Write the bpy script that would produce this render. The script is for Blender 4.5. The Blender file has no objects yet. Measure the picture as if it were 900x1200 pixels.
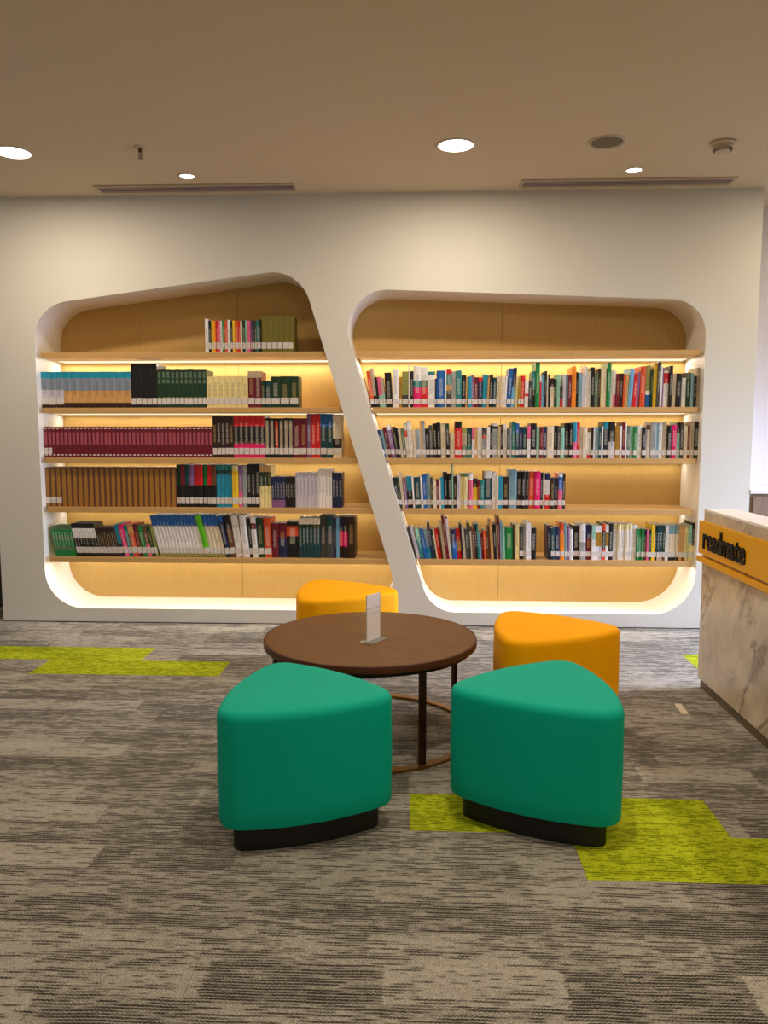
import bpy, bmesh, math, random
from mathutils import Vector
random.seed(7)
SC = bpy.context.scene
COL = SC.collection
R = math.radians

# ------------------------------------------------------------------ camera, world, exposure
F_PX = 930.0; PITCH = R(5.95); YAW = R(2.57); CAM_Z = 1.40
cam_d = bpy.data.cameras.new('camera'); cam = bpy.data.objects.new('camera', cam_d); COL.objects.link(cam)
cam.location = (0, 0, CAM_Z); cam.rotation_euler = (R(90) - PITCH, 0, YAW)
cam_d.sensor_fit = 'HORIZONTAL'; cam_d.sensor_width = 36.0; cam_d.lens = 36.0 * F_PX / 900.0
cam_d.clip_start = 0.05; cam_d.clip_end = 60
SC.camera = cam
SC.view_settings.view_transform = 'Standard'; SC.view_settings.look = 'None'
SC.view_settings.gamma = 1.0; SC.view_settings.use_curve_mapping = False
SC.view_settings.exposure = 0.06
world = bpy.data.worlds.new('world'); SC.world = world; world.use_nodes = True
world.node_tree.nodes['Background'].inputs[0].default_value = (0.62, 0.76, 1.0, 1)
world.node_tree.nodes['Background'].inputs[1].default_value = 1.0

CEIL = 3.0
WARM = (1.0, 0.855, 0.65)
LEDC = (1.0, 0.905, 0.76)

def area(name, loc, size, power, color, rot=(0, 0, 0), shape='DISK', size_y=None, spread=180):
    l = bpy.data.lights.new(name, 'AREA'); l.shape = shape; l.size = size
    if size_y: l.size_y = size_y
    l.energy = power; l.color = color; l.spread = R(spread)
    o = bpy.data.objects.new(name, l); COL.objects.link(o); o.location = loc; o.rotation_euler = rot
    return o

BIG = [(x, y) for y in (4.70, 2.1, -0.5) for x in (-2.37, 0.196, 2.76)]
SMALL = [(-1.484, 5.17), (1.319, 5.178)]
for i, (x, y) in enumerate(BIG):
    area('downlight_light', (x, y, CEIL - 0.012), 0.15, 20 if y > 4 else (24 if x > -1 else 8), WARM)
for x, y in SMALL:
    area('spot_light', (x, y, CEIL - 0.012), 0.07, 2.6, (1.0, 0.84, 0.68), rot=(R(-14), 0, 0), spread=80)
# daylight coming in through the window of the right wall
area('window_daylight', (4.62, 4.9, 1.15), 1.1, 100, (0.56, 0.68, 1.0), rot=(0, R(70), 0), shape='RECTANGLE', size_y=1.7, spread=90)

# ------------------------------------------------------------------ helpers
def lin(c):
    return tuple(((v / 255.0) / 12.92 if v / 255.0 <= 0.04045 else ((v / 255.0 + 0.055) / 1.055) ** 2.4) for v in c)

def ray(x, y):
    a = (x - 450) / F_PX; b = -(y - 600) / F_PX
    ly = math.cos(PITCH) + b * math.sin(PITCH); lz = -math.sin(PITCH) + b * math.cos(PITCH)
    c, s = math.cos(YAW), math.sin(YAW)
    return (a * c - ly * s, a * s + ly * c, lz)
def on_y(x, y, Y):
    r = ray(x, y); t = Y / r[1]; return (r[0] * t, Y, CAM_Z + r[2] * t)

def tag(o, label=None, cat=None, group=None, kind=None):
    if label: o['label'] = label
    if cat: o['category'] = cat
    if group: o['group'] = group
    if kind: o['kind'] = kind
    return o

def link(name, me, mat=None, parent=None):
    o = bpy.data.objects.new(name, me); COL.objects.link(o)
    if mat is not None: me.materials.append(mat)
    if parent is not None: o.parent = parent
    return o

def empty(name, loc, rz=0.0):
    o = bpy.data.objects.new(name, None); COL.objects.link(o); o.location = loc; o.rotation_euler = (0, 0, rz)
    o.empty_display_size = 0.1
    return o

def from_bm(name, bm, mat=None, parent=None, smooth=False):
    bmesh.ops.recalc_face_normals(bm, faces=bm.faces)
    me = bpy.data.meshes.new(name); bm.to_mesh(me); bm.free()
    if smooth:
        for p in me.polygons: p.use_smooth = True
    return link(name, me, mat, parent)

def autosmooth(o, ang=35):
    me = o.data
    me.shade_auto_smooth(angle=R(ang)) if hasattr(me, 'shade_auto_smooth') else None
    for p in me.polygons: p.use_smooth = True
    b = bmesh.new(); b.from_mesh(me)
    for e in b.edges:
        if len(e.link_faces) == 2 and e.calc_face_angle() > R(ang): e.smooth = False
    b.to_mesh(me); b.free()
    return o

def bm_box(bm, a, b, bev=0.0, seg=2):
    x0, y0, z0 = a; x1, y1, z1 = b
    v = [bm.verts.new(p) for p in ((x0,y0,z0),(x1,y0,z0),(x1,y1,z0),(x0,y1,z0),(x0,y0,z1),(x1,y0,z1),(x1,y1,z1),(x0,y1,z1))]
    fs = [bm.faces.new([v[i] for i in f]) for f in ((3,2,1,0),(4,5,6,7),(0,1,5,4),(1,2,6,5),(2,3,7,6),(3,0,4,7))]
    if bev > 0:
        es = set(e for f in fs for e in f.edges)
        bmesh.ops.bevel(bm, geom=list(es), offset=bev, segments=seg, affect='EDGES', profile=0.5)

def box(name, a, b, mat, parent=None, bev=0.0, seg=2):
    bm = bmesh.new(); bm_box(bm, a, b, bev, seg)
    return from_bm(name, bm, mat, parent)

def lathe(name, prof, mat, parent=None, n=48, center=(0, 0), ang=35):
    """prof: list of (r, z); closed on the axis where r == 0"""
    bm = bmesh.new(); rings = []
    for r, z in prof:
        if r <= 1e-6: rings.append([bm.verts.new((center[0], center[1], z))])
        else: rings.append([bm.verts.new((center[0] + r * math.cos(2*math.pi*i/n), center[1] + r * math.sin(2*math.pi*i/n), z)) for i in range(n)])
    for A, B in zip(rings, rings[1:]):
        for i in range(n):
            j = (i + 1) % n
            if len(A) == 1 and len(B) == 1: continue
            if len(A) == 1: bm.faces.new((A[0], B[i], B[j]))
            elif len(B) == 1: bm.faces.new((A[i], A[j], B[0]))
            else: bm.faces.new((A[i], A[j], B[j], B[i]))
    return autosmooth(from_bm(name, bm, mat, parent), ang)

def prism(name, pts, axis, lo, hi, mat, parent=None, bev=0.0):
    """extrude a 2-D polygon: axis 'z' -> pts are (x,y); axis 'y' -> pts are (x,z)"""
    bm = bmesh.new()
    mk = (lambda p, h: (p[0], p[1], h)) if axis == 'z' else ((lambda p, h: (p[0], h, p[1])) if axis == 'y' else (lambda p, h: (h, p[0], p[1])))
    A = [bm.verts.new(mk(p, lo)) for p in pts]; B = [bm.verts.new(mk(p, hi)) for p in pts]
    n = len(pts)
    bm.faces.new(A); bm.faces.new(B[::-1])
    for i in range(n): bm.faces.new((A[i], B[i], B[(i+1) % n], A[(i+1) % n]))
    if bev > 0:
        es = [e for e in bm.edges]
        bmesh.ops.bevel(bm, geom=es, offset=bev, segments=2, affect='EDGES', profile=0.5)
    return from_bm(name, bm, mat, parent)

# ------------------------------------------------------------------ materials
def new_mat(name, base=(0.8, 0.8, 0.8), rough=0.6, metal=0.0, spec=0.5):
    m = bpy.data.materials.new(name); m.use_nodes = True
    b = m.node_tree.nodes['Principled BSDF']
    b.inputs['Base Color'].default_value = (*base, 1); b.inputs['Roughness'].default_value = rough
    b.inputs['Metallic'].default_value = metal; b.inputs['Specular IOR Level'].default_value = spec
    return m

class NT:
    def __init__(s, m): s.m = m; s.t = m.node_tree; s.b = s.t.nodes['Principled BSDF']
    def n(s, typ, **kw):
        nd = s.t.nodes.new(typ)
        for k, v in kw.items():
            if k.startswith('i_'):
                key = k[2:]; key = int(key) if key.isdigit() else key.replace('_', ' ')
                nd.inputs[key].default_value = v
            else: setattr(nd, k, v)
        return nd
    def l(s, a, b): s.t.links.new(a, b)
    def math(s, op, a, b=None, c=None, clamp=False):
        nd = s.t.nodes.new('ShaderNodeMath'); nd.operation = op; nd.use_clamp = clamp
        for i, v in enumerate((a, b, c)):
            if v is None: continue
            if isinstance(v, (int, float)): nd.inputs[i].default_value = v
            else: s.l(v, nd.inputs[i])
        return nd.outputs[0]
    def ramp(s, fac, stops, interp='LINEAR'):
        nd = s.t.nodes.new('ShaderNodeValToRGB'); cr = nd.color_ramp; cr.interpolation = interp
        while len(cr.elements) < len(stops): cr.elements.new(0.5)
        for e, (p, c) in zip(cr.elements, stops): e.position = p; e.color = (*c, 1) if len(c) == 3 else c
        s.l(fac, nd.inputs[0]); return nd.outputs[0]
    def mix(s, fac, a, b, blend='MIX'):
        nd = s.t.nodes.new('ShaderNodeMix'); nd.data_type = 'RGBA'; nd.blend_type = blend
        for sock, v in ((nd.inputs[0], fac), (nd.inputs[6], a), (nd.inputs[7], b)):
            if isinstance(v, (int, float)): sock.default_value = v
            elif isinstance(v, tuple): sock.default_value = (*v, 1) if len(v) == 3 else v
            else: s.l(v, sock)
        return nd.outputs[2]
    def coords(s, kind='Object', scale=(1, 1, 1), rot=(0, 0, 0)):
        tc = s.t.nodes.new('ShaderNodeTexCoord'); mp = s.t.nodes.new('ShaderNodeMapping')
        mp.inputs['Scale'].default_value = scale; mp.inputs['Rotation'].default_value = rot
        s.l(tc.outputs[kind], mp.inputs[0]); return mp.outputs[0]
    def wpos(s, scale=(1, 1, 1)):
        g = s.t.nodes.new('ShaderNodeNewGeometry'); mp = s.t.nodes.new('ShaderNodeMapping')
        mp.inputs['Scale'].default_value = scale; s.l(g.outputs['Position'], mp.inputs[0]); return mp.outputs[0]
    def noise(s, vec, scale=5, detail=3, rough=0.5, dist=0.0):
        nd = s.n('ShaderNodeTexNoise'); nd.inputs['Scale'].default_value = scale; nd.inputs['Detail'].default_value = detail
        nd.inputs['Roughness'].default_value = rough; nd.inputs['Distortion'].default_value = dist
        s.l(vec, nd.inputs['Vector']); return nd.outputs['Fac']
    def bump(s, h, strength=0.3, dist=0.01):
        nd = s.n('ShaderNodeBump'); nd.inputs['Strength'].default_value = strength; nd.inputs['Distance'].default_value = dist
        s.l(h, nd.inputs['Height']); s.l(nd.outputs[0], s.b.inputs['Normal'])
    def base(s, c): s.l(c, s.b.inputs['Base Color'])

def painted(name, rgb, rough=0.7, var=0.03):
    m = new_mat(name, lin(rgb), rough, spec=0.3); t = NT(m); c = lin(rgb)
    f = t.noise(t.wpos(), 1.3, 2)
    t.base(t.mix(f, tuple(v * (1 - var) for v in c), tuple(min(1, v * (1 + var)) for v in c)))
    t.bump(t.noise(t.wpos(), 180, 2), 0.06, 0.002)
    return m

M_WALL = painted('wall_paint', (214, 210, 201))
M_CEIL = painted('ceiling_paint', (212, 191, 161), 0.85)
M_LINE = painted('lining_white', (240, 236, 226), 0.45)
M_FARW = painted('far_wall_paint', (215, 208, 210))

def wood(name, light, dark, rough=0.45, grain=(1.2, 14, 14), streak=6, spec=0.4):
    m = new_mat(name, lin(light), rough, spec=spec); t = NT(m)
    v = t.wpos(grain); f = t.noise(v, streak, 5, 0.6, 0.6); f2 = t.noise(v, streak * 7, 2, 0.5)
    g = t.math('ADD', t.math('MULTIPLY', f, 0.7), t.math('MULTIPLY', f2, 0.3))
    t.base(t.ramp(g, [(0.3, lin(dark)), (0.68, lin(light))])); t.bump(f2, 0.05, 0.002)
    return m
M_MAPLE = wood('maple_veneer', (204, 162, 104), (192, 150, 92))
M_MAPLE_V = wood('maple_panel', (200, 163, 96), (190, 153, 86), 0.5, grain=(14, 14, 1.2))
M_TABLE = wood('walnut_veneer', (120, 80, 28), (96, 62, 19), 0.42, grain=(1.0, 9, 9), streak=5, spec=0.25)
M_CABIN = wood('oak_cabinet', (150, 126, 106), (112, 90, 74), 0.5, grain=(16, 16, 1.3))
M_EDGE = new_mat('table_edge', lin((74, 36, 16)), 0.4, spec=0.3)
M_BRONZE = new_mat('dark_bronze_metal', lin((62, 30, 18)), 0.35, 0.6)
M_BRASS = new_mat('brass_ring', lin((150, 108, 52)), 0.35, 0.85)
M_PLINTH = new_mat('black_plinth', lin((14, 14, 14)), 0.55)
M_DARK = new_mat('dark_wood', lin((38, 24, 18)), 0.5)

def fabric(name, rgb):
    c = lin(rgb); m = new_mat(name, c, 0.62, spec=0.12); t = NT(m)
    w1 = t.n('ShaderNodeTexWave', wave_type='BANDS', bands_direction='Z', i_Scale=260.0, i_Distortion=1.0); t.l(t.coords(), w1.inputs[0])
    f = t.noise(t.coords(), 6, 2)
    t.base(t.mix(f, tuple(v * 0.94 for v in c), tuple(min(1, v * 1.06) for v in c)))
    h = t.math('ADD', t.math('MULTIPLY', w1.outputs[1], 0.3), t.math('MULTIPLY', t.noise(t.coords(), 320, 2), 0.7))
    t.bump(h, 0.10, 0.002)
    return m
M_TEAL = fabric('teal_vinyl', (0, 168, 146))
M_YELL = fabric('yellow_vinyl', (255, 174, 0))

def emit(name, rgb, strength):
    m = bpy.data.materials.new(name); m.use_nodes = True; nt = m.node_tree; nt.nodes.clear()
    e = nt.nodes.new('ShaderNodeEmission'); e.inputs[0].default_value = (*rgb, 1); e.inputs[1].default_value = strength
    o = nt.nodes.new('ShaderNodeOutputMaterial'); nt.links.new(e.outputs[0], o.inputs[0]); return m
M_LAMP = emit('lamp_diffuser', (1.0, 0.93, 0.80), 9)
M_STRIP = emit('led_strip', (1.0, 0.88, 0.62), 1.1)
M_FITTING = new_mat('white_fitting', lin((194, 176, 148)), 0.5)
M_GRILL = new_mat('grey_grille', lin((112, 104, 84)), 0.7)
M_SLOT = new_mat('slot_metal', lin((168, 148, 142)), 0.5)
M_SLOTD = new_mat('slot_dark', lin((140, 118, 114)), 0.6)
M_CHROME = new_mat('sprinkler_metal', lin((110, 80, 60)), 0.3, 0.9)

def carpet(name, dark, mid, light, patchy=1.0):
    """streaky loop pile; stripes run along X"""
    m = new_mat(name, lin(mid), 0.95, spec=0.1); t = NT(m)
    pos = t.wpos(); sep = t.n('ShaderNodeSeparateXYZ'); t.l(pos, sep.inputs[0])
    X, Y = sep.outputs[0], sep.outputs[1]
    row = t.math('FLOOR', t.math('DIVIDE', t.math('SUBTRACT', Y, 2.372), 0.1417))
    wn = t.n('ShaderNodeTexWhiteNoise', noise_dimensions='1D'); t.l(row, wn.inputs['W'])
    jit = t.math('MULTIPLY', wn.outputs[0], 7.3)
    edge = t.math('MULTIPLY', t.noise(t.wpos((0.4, 40, 1)), 3, 2), 0.10)
    cell = t.math('FLOOR', t.math('ADD', t.math('ADD', t.math('DIVIDE', X, 0.46), jit), edge))
    comb = t.n('ShaderNodeCombineXYZ'); t.l(cell, comb.inputs[0]); t.l(row, comb.inputs[1])
    wn2 = t.n('ShaderNodeTexWhiteNoise', noise_dimensions='2D'); t.l(comb.outputs[0], wn2.inputs['Vector'])
    patch = wn2.outputs[0]
    band = t.noise(t.wpos((0.9, 9, 1)), 2.2, 3, 0.6)
    # rows of loops a centimetre apart, zigzag twill, each row broken into long dark dashes
    zig = t.math('MULTIPLY', t.math('PINGPONG', X, 0.006), 0.30)
    wander = t.math('MULTIPLY', t.noise(t.wpos((6, 6, 1)), 1.0, 1), 0.012)
    yy = t.math('DIVIDE', t.math('ADD', t.math('ADD', Y, zig), wander), 0.0105)
    lr = t.math('FLOOR', yy); fr = t.math('FRACT', yy)
    wl = t.n('ShaderNodeTexWhiteNoise', noise_dimensions='1D'); t.l(lr, wl.inputs['W'])
    cv = t.n('ShaderNodeCombineXYZ'); t.l(t.math('ADD', t.math('MULTIPLY', X, 9.0 if patchy == 1.0 else 22.0), t.math('MULTIPLY', wl.outputs[0], 61.0)), cv.inputs[0]); t.l(t.math('MULTIPLY', lr, 3.71), cv.inputs[1])
    dash = t.noise(cv.outputs[0], 1.0, 2, 0.6)
    fine = t.noise(t.wpos((40, 60, 1)), 1.0, 2, 0.6)
    weave = t.noise(t.wpos((230, 260, 1)), 1.0, 1, 0.5)
    tone = t.math('ADD', t.math('MULTIPLY', t.math('SUBTRACT', patch, 0.5), 0.34 * patchy), t.math('MULTIPLY', t.math('SUBTRACT', band, 0.5), 0.7))
    on = t.math('MULTIPLY', t.math('SUBTRACT', t.math('SUBTRACT', 0.49, dash), t.math('MULTIPLY', tone, 0.42)), 9.0)
    on = t.math('ADD', on, 0.5, clamp=True)
    prof = t.math('MULTIPLY', t.math('SUBTRACT', 0.36, t.math('ABSOLUTE', t.math('SUBTRACT', fr, 0.5))), 7.0, clamp=True)
    g01 = t.math('SUBTRACT', 1.0, t.math('MULTIPLY', on, prof))
    v = t.math('ADD', t.math('MULTIPLY', g01, 0.48), t.math('ADD', t.math('MULTIPLY', tone, 0.45), 0.215))
    v = t.math('ADD', v, t.math('MULTIPLY', t.math('SUBTRACT', fine, 0.5), 0.35))
    v = t.math('ADD', v, t.math('MULTIPLY', t.math('SUBTRACT', weave, 0.5), 1.0))
    t.base(t.ramp(v, [(0.08, lin(dark)), (0.5, lin(mid)), (0.9, lin(light))]))
    t.bump(t.math('ADD', weave, g01), 0.5, 0.004)
    return m
M_CARPET = carpet('grey_carpet', (46, 43, 38), (120, 115, 107), (182, 176, 166))
M_GREEN = carpet('lime_carpet', (84, 98, 10), (146, 160, 14), (200, 208, 46), 0.4)

def marble():
    m = new_mat('marble', lin((214, 204, 188)), 0.28, spec=0.5); t = NT(m)
    v = t.wpos((1, 1, 1))
    warp = t.noise(v, 2.2, 4, 0.6)
    w = t.n('ShaderNodeTexNoise'); w.inputs['Scale'].default_value = 1.5; w.inputs['Detail'].default_value = 6; w.inputs['Distortion'].default_value = 0.5; w.inputs['Roughness'].default_value = 0.62
    mp = t.n('ShaderNodeMapping'); mp.inputs['Rotation'].default_value = (R(48), 0, 0); mp2 = t.n('ShaderNodeMapping'); mp2.inputs['Scale'].default_value = (1, 0.75, 2.6)
    t.l(v, mp.inputs[0]); t.l(mp.outputs[0], mp2.inputs[0]); t.l(mp2.outputs[0], w.inputs[0])
    vein = t.math('ABSOLUTE', t.math('SUBTRACT', w.outputs[0], 0.5))
    k = t.ramp(vein, [(0.0, (1, 1, 1)), (0.014, (0.5, 0.5, 0.5)), (0.055, (0, 0, 0))])
    kk = t.math('MULTIPLY', k, t.ramp(warp, [(0.38, (0, 0, 0)), (0.56, (1, 1, 1))]))
    soft = t.ramp(t.noise(v, 3.5, 4, 0.6, 1.0), [(0.35, lin((184, 170, 150))), (0.65, lin((212, 200, 182)))])
    t.base(t.mix(kk, soft, lin((122, 106, 90))))
    return m
M_MARBLE = marble()
M_WHITE_TOP = new_mat('white_stone', lin((238, 232, 228)), 0.35)
M_SIGN = new_mat('yellow_acrylic', lin((232, 168, 0)), 0.4, spec=0.2)
M_LETTER = new_mat('black_letters', lin((6, 6, 6)), 0.5, spec=0.15)
M_STEEL = new_mat('brushed_plinth', lin((112, 100, 78)), 0.45, 0.4)
M_GLASSY = new_mat('clear_acrylic', (0.85, 0.86, 0.86), 0.08); M_GLASSY.node_tree.nodes['Principled BSDF'].inputs['Transmission Weight'].default_value = 0.75
M_TAPE = new_mat('pale_tape', lin((206, 192, 166)), 0.5)

def sheet_paper():
    m = new_mat('printed_sheet', lin((244, 240, 250)), 0.5); t = NT(m)
    sep = t.n('ShaderNodeSeparateXYZ'); t.l(t.coords(), sep.inputs[0]); z = sep.outputs[2]
    f = t.math('MULTIPLY', t.math('LESS_THAN', t.math('ABSOLUTE', t.math('SUBTRACT', z, 0.150)), 0.0016), 1.0)
    g = t.math('MULTIPLY', t.math('LESS_THAN', t.math('ABSOLUTE', t.math('SUBTRACT', z, 0.128)), 0.0012), 1.0)
    t.base(t.mix(t.math('MAXIMUM', f, g), lin((244, 240, 250)), lin((196, 190, 206)))); return m
M_SHEET = sheet_paper()

# ------------------------------------------------------------------ room shell
XL, XR, YB, YF = -4.6, 4.6, -3.3, 6.06
floor = box('floor', (XL, YB, -0.12), (XR, YF, -0.008), M_CARPET); tag(floor, kind='structure')
ceil = box('ceiling', (XL - 0.1, YB - 0.1, CEIL), (XR + 0.1, YF + 0.3, CEIL + 0.1), M_CEIL); tag(ceil, kind='structure')
tag(box('wall_left', (XL - 0.1, YB, 0), (XL, YF, CEIL), M_WALL), kind='structure')
tag(box('wall_behind', (XL, YB - 0.1, 0), (XR, YB, CEIL), M_WALL), kind='structure')
tag(box('wall_far', (XL, YF, 0), (XR, YF + 0.1, CEIL), M_FARW), kind='structure')
# one ring-shaped wall around the window opening
def ring_wall():
    bm = bmesh.new()
    o = [(YB, 0), (YF, 0), (YF, CEIL), (YB, CEIL)]; i = [(4.0, 0.55), (5.8, 0.55), (5.8, 1.75), (4.0, 1.75)]
    def lay(x): return [bm.verts.new((x, *p)) for p in o], [bm.verts.new((x, *p)) for p in i]
    A, a = lay(XR); B, b = lay(XR + 0.12)
    for k in range(4):
        j = (k + 1) % 4
        bm.faces.new((A[k], A[j], a[j], a[k])); bm.faces.new((B[k], b[k], b[j], B[j]))
        bm.faces.new((a[k], a[j], b[j], b[k])); bm.faces.new((A[k], B[k], B[j], A[j]))
    return from_bm('wall_right', bm, M_WALL)
tag(ring_wall(), kind='structure')
wf = box('window_1', (XR + 0.02, 4.0, 0.55), (XR + 0.07, 4.05, 1.75), M_FITTING); tag(wf, kind='structure')
for nm, a, b in (('window_frame', (XR + 0.02, 5.75, 0.55), (XR + 0.07, 5.8, 1.75)), ('window_frame', (XR + 0.02, 4.05, 0.55), (XR + 0.07, 5.75, 0.6)),
                 ('window_frame', (XR + 0.02, 4.05, 1.7), (XR + 0.07, 5.75, 1.75)), ('mullion', (XR + 0.02, 4.88, 0.6), (XR + 0.07, 4.92, 1.7))):
    box(nm, a, b, M_FITTING, wf)

# carpet planks: 1.11 m x 0.283 m, laid half-offset; every plank a piece of the floor
ROW0, PW, PL = 2.372, 0.2833, 1.11
GREEN = {(0, 0), (1, 0), (8, -3), (7, -2), (8, 1)}
row_lo = math.floor((YB - ROW0) / PW); row_hi = math.ceil((YF - ROW0) / PW)
for r in range(row_lo, row_hi):
    off = 0.53 if r % 2 == 0 else -0.03
    k = math.floor((XL - off) / PL)
    while off + k * PL < XR:
        x0, x1 = max(XL, off + k * PL), min(XR, off + (k + 1) * PL)
        y0, y1 = max(YB, ROW0 + r * PW), min(YF, ROW0 + (r + 1) * PW)
        if x1 - x0 > 0.02 and y1 - y0 > 0.02:
            g = 0.0006; dz = random.uniform(-0.0006, 0)
            box('carpet_tile', (x0 + g, y0 + g, -0.008), (x1 - g, y1 - g, dz), M_GREEN if (r, k) in GREEN else M_CARPET, floor)
        k += 1

# ------------------------------------------------------------------ book wall with two niches
WY, BY = 5.58, 5.98            # face of the wall, back of the niches
WX0, WX1 = -3.045, 2.281
def rounded(poly, radii, n=14):
    out = []; m = len(poly)
    for i in range(m):
        p = Vector(poly[i]); a = (Vector(poly[i-1]) - p).normalized(); b = (Vector(poly[(i+1) % m]) - p).normalized()
        ang = a.angle(b); t = radii[i] / math.tan(ang / 2); c = p + (a + b).normalized() * (radii[i] / math.sin(ang / 2))
        s = p + a * t; e = p + b * t
        a0 = math.atan2(s.y - c.y, s.x - c.x); a1 = math.atan2(e.y - c.y, e.x - c.x)
        d = (a1 - a0 + math.pi) % (2 * math.pi) - math.pi
        for q in range(n + 1): out.append((c.x + radii[i] * math.cos(a0 + d * q / n), c.y + radii[i] * math.sin(a0 + d * q / n)))
    return out
sl_l = lambda z: -0.655 - 0.3 * (z - 1.906)       # slanted edge of the left niche
sl_r = lambda z: -0.455 - 0.3 * (z - 1.896)       # slanted edge of the right niche
NL = rounded([(-2.719, 0.103), (sl_l(0.103), 0.103), (-0.833, 2.507), (-2.719, 2.261)], [0.28, 0.22, 0.27, 0.27])
NR = rounded([(sl_r(0.1), 0.1), (1.938, 0.1), (1.938, 2.269), (-0.597, 2.370)], [0.24, 0.30, 0.24, 0.27])
def wall_face():
    bm = bmesh.new(); edges = []
    for loop in ([(WX0, 0), (WX1, 0), (WX1, CEIL), (WX0, CEIL)], NL, NR):
        vs = [bm.verts.new((x, WY, z)) for x, z in loop]
        edges += [bm.edges.new((vs[i], vs[(i+1) % len(vs)])) for i in range(len(vs))]
    bmesh.ops.triangle_fill(bm, edges=edges, use_beauty=True, use_dissolve=False)
    for f in list(bm.faces):
        c = f.calc_center_median()
        def inside(pl):
            s = False
            for i in range(len(pl)):
                (x1, y1), (x2, y2) = pl[i-1], pl[i]
                if (y1 > c.z) != (y2 > c.z) and c.x < (x2-x1) * (c.z-y1) / (y2-y1) + x1: s = not s
            return s
        if inside(NL) or inside(NR): bm.faces.remove(f)
    for f in bm.faces:
        f.normal_update()
        if f.normal.y > 0: f.normal_flip()
    for x in (WX0, WX1):      # returns at both ends
        vs = [bm.verts.new(p) for p in ((x, WY, 0), (x, YF, 0), (x, YF, CEIL), (x, WY, CEIL))]
        bm.faces.new(vs)
    bmesh.ops.remove_doubles(bm, verts=bm.verts, dist=1e-5)
    me = bpy.data.meshes.new('wall_back'); bm.to_mesh(me); bm.free()
    return link('wall_back', me, M_WALL)
wall = wall_face(); tag(wall, kind='structure')
def lining(poly):
    bm = bmesh.new(); n = len(poly)
    A = [bm.verts.new((x, WY, z)) for x, z in poly]; B = [bm.verts.new((x, BY, z)) for x, z in poly]
    for i in range(n): f = bm.faces.new((A[i], A[(i+1) % n], B[(i+1) % n], B[i])); f.smooth = True
    me = bpy.data.meshes.new('niche_lining'); bm.to_mesh(me); bm.free()
    return link('niche_lining', me, M_LINE, wall)
lining(NL); lining(NR)
tag(box('floor_line_back', (WX0, WY - 0.004, 0), (WX1, WY - 0.0005, 0.005), M_DARK), kind='structure')  # thin dark line along the foot of the wall; no baseboard there

def clip(poly, x, keep_less):
    out = []
    for i in range(len(poly)):
        a, b = poly[i-1], poly[i]; ia = (a[0] < x) == keep_less; ib = (b[0] < x) == keep_less
        if ia != ib: t = (x - a[0]) / (b[0] - a[0]); out.append((x, a[1] + t * (b[1] - a[1])))
        if ib: out.append(b)
    return out

SH = [1.94, 1.5525, 1.1975, 0.84, 0.475]          # tops of the shelf boards
TH = 0.037
def bookcase(poly, seam, left, label):
    root = empty('built_in_bookcase', (0.5 * (poly[0][0] + seam), BY, SH[-1])); tag(root, label, 'bookcase', 'built-in niche bookcases')
    inv = -Vector(root.location)
    def put(o): o.data.transform(__import__('mathutils').Matrix.Translation(inv)); return o
    for less in (True, False):
        pl = clip(poly, seam + (-0.0012 if less else 0.0012), less)
        put(prism('back_panel', pl, 'y', BY, BY + 0.012, M_MAPLE_V, root))
    for k, z in enumerate(SH):
        zb = z - TH
        if left: q = [(-2.688, zb), (sl_l(zb) - 0.001, zb), (sl_l(z) - 0.001, z), (-2.688, z)]
        else: q = [(sl_r(zb) + 0.022, zb), (1.913, zb), (1.913, z), (sl_r(z) + 0.022, z)]
        put(prism('shelf', q, 'y', 5.597, BY, M_MAPLE, root, bev=0.0015))
        xa, xb = (q[0][0] + 0.004, q[1][0] - 0.004)
        put(box('led_strip', (xa, 5.87, zb - 0.006), (xb, 5.979, zb), M_STRIP, root))
        pw = LEDP[k]
        area('shelf_led_light', ((xa + xb) / 2, 5.92, zb - 0.008), xb - xa, pw * (xb - xa), LEDC, shape='RECTANGLE', size_y=0.012, rot=(R(-12), 0, 0))
        if k == 4:
            area('niche_led_light', ((xa + xb) / 2, 5.64, zb - 0.004), xb - xa, 1.7 * (xb - xa), LEDC, shape='RECTANGLE', size_y=0.012)
    return root
LEDP = [3.3, 1.6, 1.1, 0.9, 0.8]
bookcase(NL, -1.36, True, 'built-in maple bookcase in the narrow leaning niche with a peaked top')
bookcase(NR, 0.60, False, 'built-in maple bookcase in the wide niche beside the marble counter')

# ------------------------------------------------------------------ ceiling fittings
def downlight(x, y, r, label, group):
    t = empty('recessed_downlight', (x, y, CEIL)); tag(t, label, 'ceiling light', group)
    lathe('trim_ring', [(r, -0.004), (r * 1.14, -0.007), (r * 1.22, 0.0), (r, 0.0), (r, -0.004)], M_FITTING, t, 40)
    lathe('diffuser', [(0, -0.003), (r * 0.99, -0.003), (r * 0.99, -0.0005), (0, -0.0005)], M_LAMP, t, 40)
names = {(-2.37, 4.70): 'large round downlight glowing above the left end of the left niche',
         (0.196, 4.70): 'large round downlight glowing near the middle, between sprinkler and round speaker'}
for p in BIG:
    if p in names: downlight(p[0], p[1], 0.098, names[p], 'large downlights')
    else:
        c_ = lathe('light_fitting', [(0.098, -0.004), (0.112, -0.007), (0.12, 0.0), (0.098, 0.0), (0.098, -0.004)], M_FITTING, ceil, 40); c_.location = (p[0], p[1], CEIL)
downlight(SMALL[0][0], SMALL[0][1], 0.045, 'small round spotlight beside the air slot above the left niche', 'small ceiling spotlights')
downlight(SMALL[1][0], SMALL[1][1], 0.045, 'small round spotlight beside the air slot above the right niche', 'small ceiling spotlights')

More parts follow.
